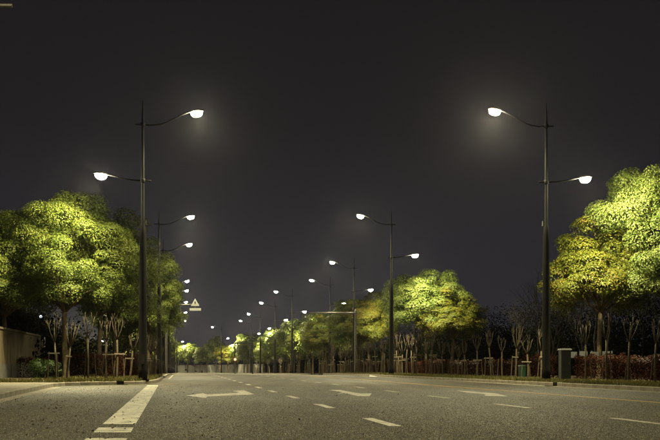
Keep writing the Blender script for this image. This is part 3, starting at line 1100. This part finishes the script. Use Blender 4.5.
p = px(166, 377, 99)
ms = mast((p.x, p.y, .12), 0.0, 6.35, 3.1, 'left roadside mast arm carrying the triangular sign', .12, .8)
ts = link('warning_sign', None, None, (p.x + 2.75, p.y - .16, 6.40))
tag(ts, 'white triangular sign with a plate below on the left mast arm', 'sign')
tri = lambda w, z0, z1, y: [(-w, y, z0), (w, y, z0), (0, y, z1)]


def prism(pts, t, m, name):
    b = MB(); n = len(pts)
    b.v = list(pts) + [(x, y + t, z) for x, y, z in pts]
    b.f = [tuple(range(n)), tuple(range(2 * n - 1, n - 1, -1))] + [(i, i + n, (i + 1) % n + n, (i + 1) % n) for i in range(n)]
    return b.mesh(name, m)


link('triangle', prism(tri(.40, .02, .72, 0), .02, M['sign_white'], 'triangle'), ts)
link('symbol', prism([(-.04, -.006, .18), (.04, -.006, .18), (.06, -.006, .40), (0, -.006, .46), (-.06, -.006, .40)], .004, M['sign_black'], 'symbol'), ts)
link('plate', prism([(-.52, 0, -.42), (.55, 0, -.42), (.55, 0, -.19), (-.52, 0, -.19)], .02, M['sign_white'], 'plate'), ts)
link('clamp', MB().box((0, .04, .15), (.06, .03, 1.1)).mesh('clamp', M['steel']), ts)

p = px(355.5, 377, 113)
mast((p.x, p.y, .0), math.pi, 6.45, 5.0, 'long horizontal mast arm over the right lanes, beside the olive tree', 0.05)
tc = px(305.5, 317, 112.8)
cm = link('traffic_camera', None, None, tc); tag(cm, 'tiny pale camera under the tip of the right mast arm', 'camera')
link('body', MB().box((0, 0, 0), (.16, .34, .15)).mesh('body', M['sign_white']), cm)
link('bracket', MB().box((.03, .02, .14), (.05, .05, .16)).mesh('bracket', M['steel']), cm)
p0 = Vector((-9.4, 17.2, .13))
mast(p0, 0.0, 6.52, 4.22, 'tip of a grey mast arm reaching in at the upper left corner', 0.02, .55)

# portal frame with round sign, far
g0 = px(235, 372, 185); g1 = px(252.5, 372, 185)
pf = link('portal_frame', None, None, (g0.x, g0.y, zg(185)), 0)
tag(pf, 'dark square portal frame before the far tree row', 'gantry')
w_ = g1.x - g0.x
for xx in (0, w_):
    link('post', MB().tube([(xx, 0, 0), (xx, 0, 5.5)], [.10, .09], 8).mesh('post', M['pole']), pf)
link('crossbar', MB().tube([(0, 0, 5.4), (w_, 0, 5.4)], [.09, .09], 8).mesh('crossbar', M['pole']), pf)
rs_ = link('round_sign', None, None, (g0.x + .05, g0.y - .25, zg(185)))
tag(rs_, 'small round red-rimmed sign on a thin post below the portal frame', 'sign')
link('post', MB().tube([(0, .06, -.05), (0, .06, 3.0)], [.035, .035], 6).mesh('post', M['steel']), rs_)
ang_ = [2 * math.pi * k / 20 for k in range(20)]
link('rim', prism([(.40 * math.cos(t), 0, 2.55 + .40 * math.sin(t)) for t in ang_], .02, M['sign_red'], 'rim'), rs_)
link('face', prism([(.24 * math.cos(t), -.008, 2.55 + .24 * math.sin(t)) for t in ang_], .006, M['sign_white'], 'face'), rs_)

# small lamp far behind the wall
p = px(40.8, 315.5, 66)
gl = link('garden_lamp', None, None, (p.x, p.y, .1)); tag(gl, 'tiny white lamp glowing in the dark above the left wall', 'lamp')
link('post', MB().tube([(0, 0, -.05), (0, 0, p.z - .25)], [.05, .035], 8).mesh('post', M['pole']), gl)
link('globe', MB().lathe([(.01, -.09), (.06, -.07), (.085, 0), (.06, .07), (.01, .09)], 12).mesh('globe', mat_emit('small_globe_lit', (.85, .92, 1.0), 1.6), True), gl, (0, 0, p.z - .17))

# crumpled paper by the far right kerb
p = gpx(394, 375.6)
sc_ = MB()
sc_.v = [(-.5, -.2, .0), (.1, -.25, .02), (.5, .1, .0), (0, .3, .03), (-.35, .1, .38), (.1, .05, .16)]
sc_.f = [(0, 1, 5, 4), (1, 2, 5), (2, 3, 5), (3, 0, 4, 5), (3, 2, 1, 0)]
pp = link('paper_scrap', sc_.mesh('paper_scrap', M['paper']), None, (X0(KR, 78) - .6, 78, .01), .3, (.7, .7, .35))
tag(pp, 'crumpled white scrap lying by the kerb below the middle trees', 'litter')


# ------------------------------------------------------------------ grass and fallen leaves (uncountable)
def scatter_grass(name, pts, h, label, seed):
    rng = np.random.default_rng(seed)
    c = np.array(pts)
    k = len(c)
    hh = h * rng.uniform(.4, 1.3, k)
    c[:, 2] += hh * .45
    t = rng.normal(size=(k, 3)) * .45; t[:, 2] = 1
    t /= np.linalg.norm(t, axis=1, keepdims=True)
    r_ = rng.normal(size=(k, 3)); s = np.cross(t, r_); s /= np.linalg.norm(s, axis=1, keepdims=True)
    v = np.empty((k, 4, 3), np.float32)
    wd = (.012 + .012 * rng.uniform(size=k))[:, None]
    v[:, 0] = c - t * hh[:, None] * .5 - s * wd
    v[:, 1] = c - t * hh[:, None] * .5 + s * wd
    v[:, 2] = c + t * hh[:, None] * .5 + s * wd * .2
    v[:, 3] = c + t * hh[:, None] * .5 - s * wd * .2
    me = bpy.data.meshes.new(name)
    me.vertices.add(k * 4); me.vertices.foreach_set('co', v.reshape(-1))
    me.loops.add(k * 4); me.loops.foreach_set('vertex_index', np.arange(k * 4, dtype=np.int32))
    me.polygons.add(k); me.polygons.foreach_set('loop_start', np.arange(0, k * 4, 4, dtype=np.int32))
    me.update(calc_edges=True)
    a = me.attributes.new('tint', 'FLOAT', 'FACE'); a.data.foreach_set('value', rng.uniform(0, 1, k).astype(np.float32))
    me.materials.append(M['grass'])
    tag(link(name, me), label, 'grass', None, 'stuff')


pts = []
rg = random.Random(5)
while len(pts) < 26000:
    y = 30 + 75 * rg.random() ** 1.3
    x0 = 14.95 + 3.6 * rg.random() ** 1.2
    if math.sin(x0 * 2.3 + y * .9) + math.sin(y * .37 + x0) + rg.uniform(-1, 1.6) < -.3: continue
    pts.append(tuple(G(x0, y, .12)))
scatter_grass('grass', pts, .13, 'short dry grass on the right verge between kerb and saplings', 81)
pts = []
fl = [p for p in fine if p.y > 42.4]
while len(pts) < 16000:
    q = rg.choice(fl)
    d = .2 + 4.5 * rg.random() ** 1.4
    x = q.x - d
    if x < X0(-8.4, q.y): continue
    if math.sin(x * 2.3 + q.y * 1.9) + rg.uniform(-1, 1.6) < -.4: continue
    pts.append((x, q.y + rg.uniform(-.3, .3), .15))
scatter_grass('grass', pts, .14, 'short rough grass in the left planting bed', 82)

rng = np.random.default_rng(91)
pts = []
while len(pts) < 2300:
    r_ = rg.random()
    y = 10.5 + 40 * rg.random() ** 1.5
    if r_ < .62: x0 = -4.2 + 4.6 * rg.random()
    elif r_ < .74: x0 = -4.1 + .5 * abs(rg.gauss(0, 1))
    elif r_ < .84: x0 = KR - .1 - .4 * abs(rg.gauss(0, 1))
    else: x0 = -1 + 15.4 * rg.random()
    if x0 < -4.1 and y > 40 or x0 > KR - .05: continue
    if y > 41 and x0 < -1.2: continue
    pts.append((X0(x0, y), y, .014))
for k in range(160):
    x, y = gpx(rg.gauss(56, 13), rg.gauss(409, 5)); pts.append((x, y, .014))
c = np.array(pts)
nr = rng.normal(size=(len(c), 3)) * .35; nr[:, 2] = 1
sz = .022 + .045 * rng.uniform(size=len(c)) ** 4
me = leaf_mesh('fallen_leaves', c, nr, sz[:, None], sz[:, None] * .6, M['litter'], .3, rng)
tag(link('fallen_leaves', me), 'small dry leaves and grit scattered over the asphalt', 'leaves', None, 'stuff')

# coarse stones standing proud of the worn asphalt, where they can be seen
rng = np.random.default_rng(97)
k = 210000
y = 10.8 + 34 * rng.uniform(size=k) ** 1.7
x = rng.uniform(-.335, .335, k) * y
x0 = x + SL * y
ok = (x0 > np.where(y < 40, -3.85, -1.0)) & (x0 < KR - .5)
y, x = y[ok], x[ok]; k = len(x)
w = rng.uniform(.006, .016, k) * (1 + .012 * (y - 11)); h = rng.uniform(.002, .0085, k)
q = rng.uniform(0, 1.57, k)
v = np.empty((k, 5, 3), np.float32)
for i_ in range(4):
    rr = w * rng.uniform(.7, 1.2, k)
    v[:, i_, 0] = x + np.cos(q + i_ * 1.571) * rr
    v[:, i_, 1] = y + np.sin(q + i_ * 1.571) * rr
    v[:, i_, 2] = -.001
v[:, 4, 0] = x + rng.uniform(-.4, .4, k) * w; v[:, 4, 1] = y + rng.uniform(-.4, .4, k) * w; v[:, 4, 2] = h
bi = np.arange(k, dtype=np.int32)[:, None] * 5
lp = np.concatenate([bi + np.array([[i_, (i_ + 1) % 4, 4]]) for i_ in range(4)], 1).reshape(-1).astype(np.int32)
me = bpy.data.meshes.new('asphalt_grit')
me.vertices.add(k * 5); me.vertices.foreach_set('co', v.reshape(-1))
me.loops.add(k * 12); me.loops.foreach_set('vertex_index', lp)
me.polygons.add(k * 4); me.polygons.foreach_set('loop_start', np.arange(0, k * 12, 3, dtype=np.int32))
me.update(calc_edges=True)
a = me.attributes.new('tint', 'FLOAT', 'FACE')
a.data.foreach_set('value', np.repeat(rng.uniform(0, 1, k), 4).astype(np.float32))
gt = MT('grit_stone')
ga = gt.n('ShaderNodeAttribute'); ga.attribute_name = 'tint'
gt.base(gt.ramp(ga.outputs['Fac'], [(0, (.012, .011, .008)), (.55, (.050, .046, .033)), (.88, (.13, .12, .09)), (1, (.30, .28, .21))])).rough(.6)
me.materials.append(gt.m)
go = link('asphalt_grit', me, road); go['kind'] = 'stuff'

# ------------------------------------------------------------------ night air lit by the lamps
hz = MB().box((-40, 165, 5.6), (420, 520, 17.6)).mesh('haze', M['dark'])
hm = bpy.data.materials.new('haze_air'); hm.use_nodes = True
ht = hm.node_tree; ht.nodes.clear()
ho = ht.nodes.new('ShaderNodeOutputMaterial'); hv = ht.nodes.new('ShaderNodeVolumePrincipled')
hv.inputs['Color'].default_value = (.80, .79, .98, 1)
hv.inputs['Density'].default_value = 0.00016
hv.inputs['Anisotropy'].default_value = 0.93
ht.links.new(hv.outputs[0], ho.inputs['Volume'])
hz.materials.clear(); hz.materials.append(hm)
tag(link('haze', hz), 'thin hazy night air over the whole street', 'haze', None, 'stuff')
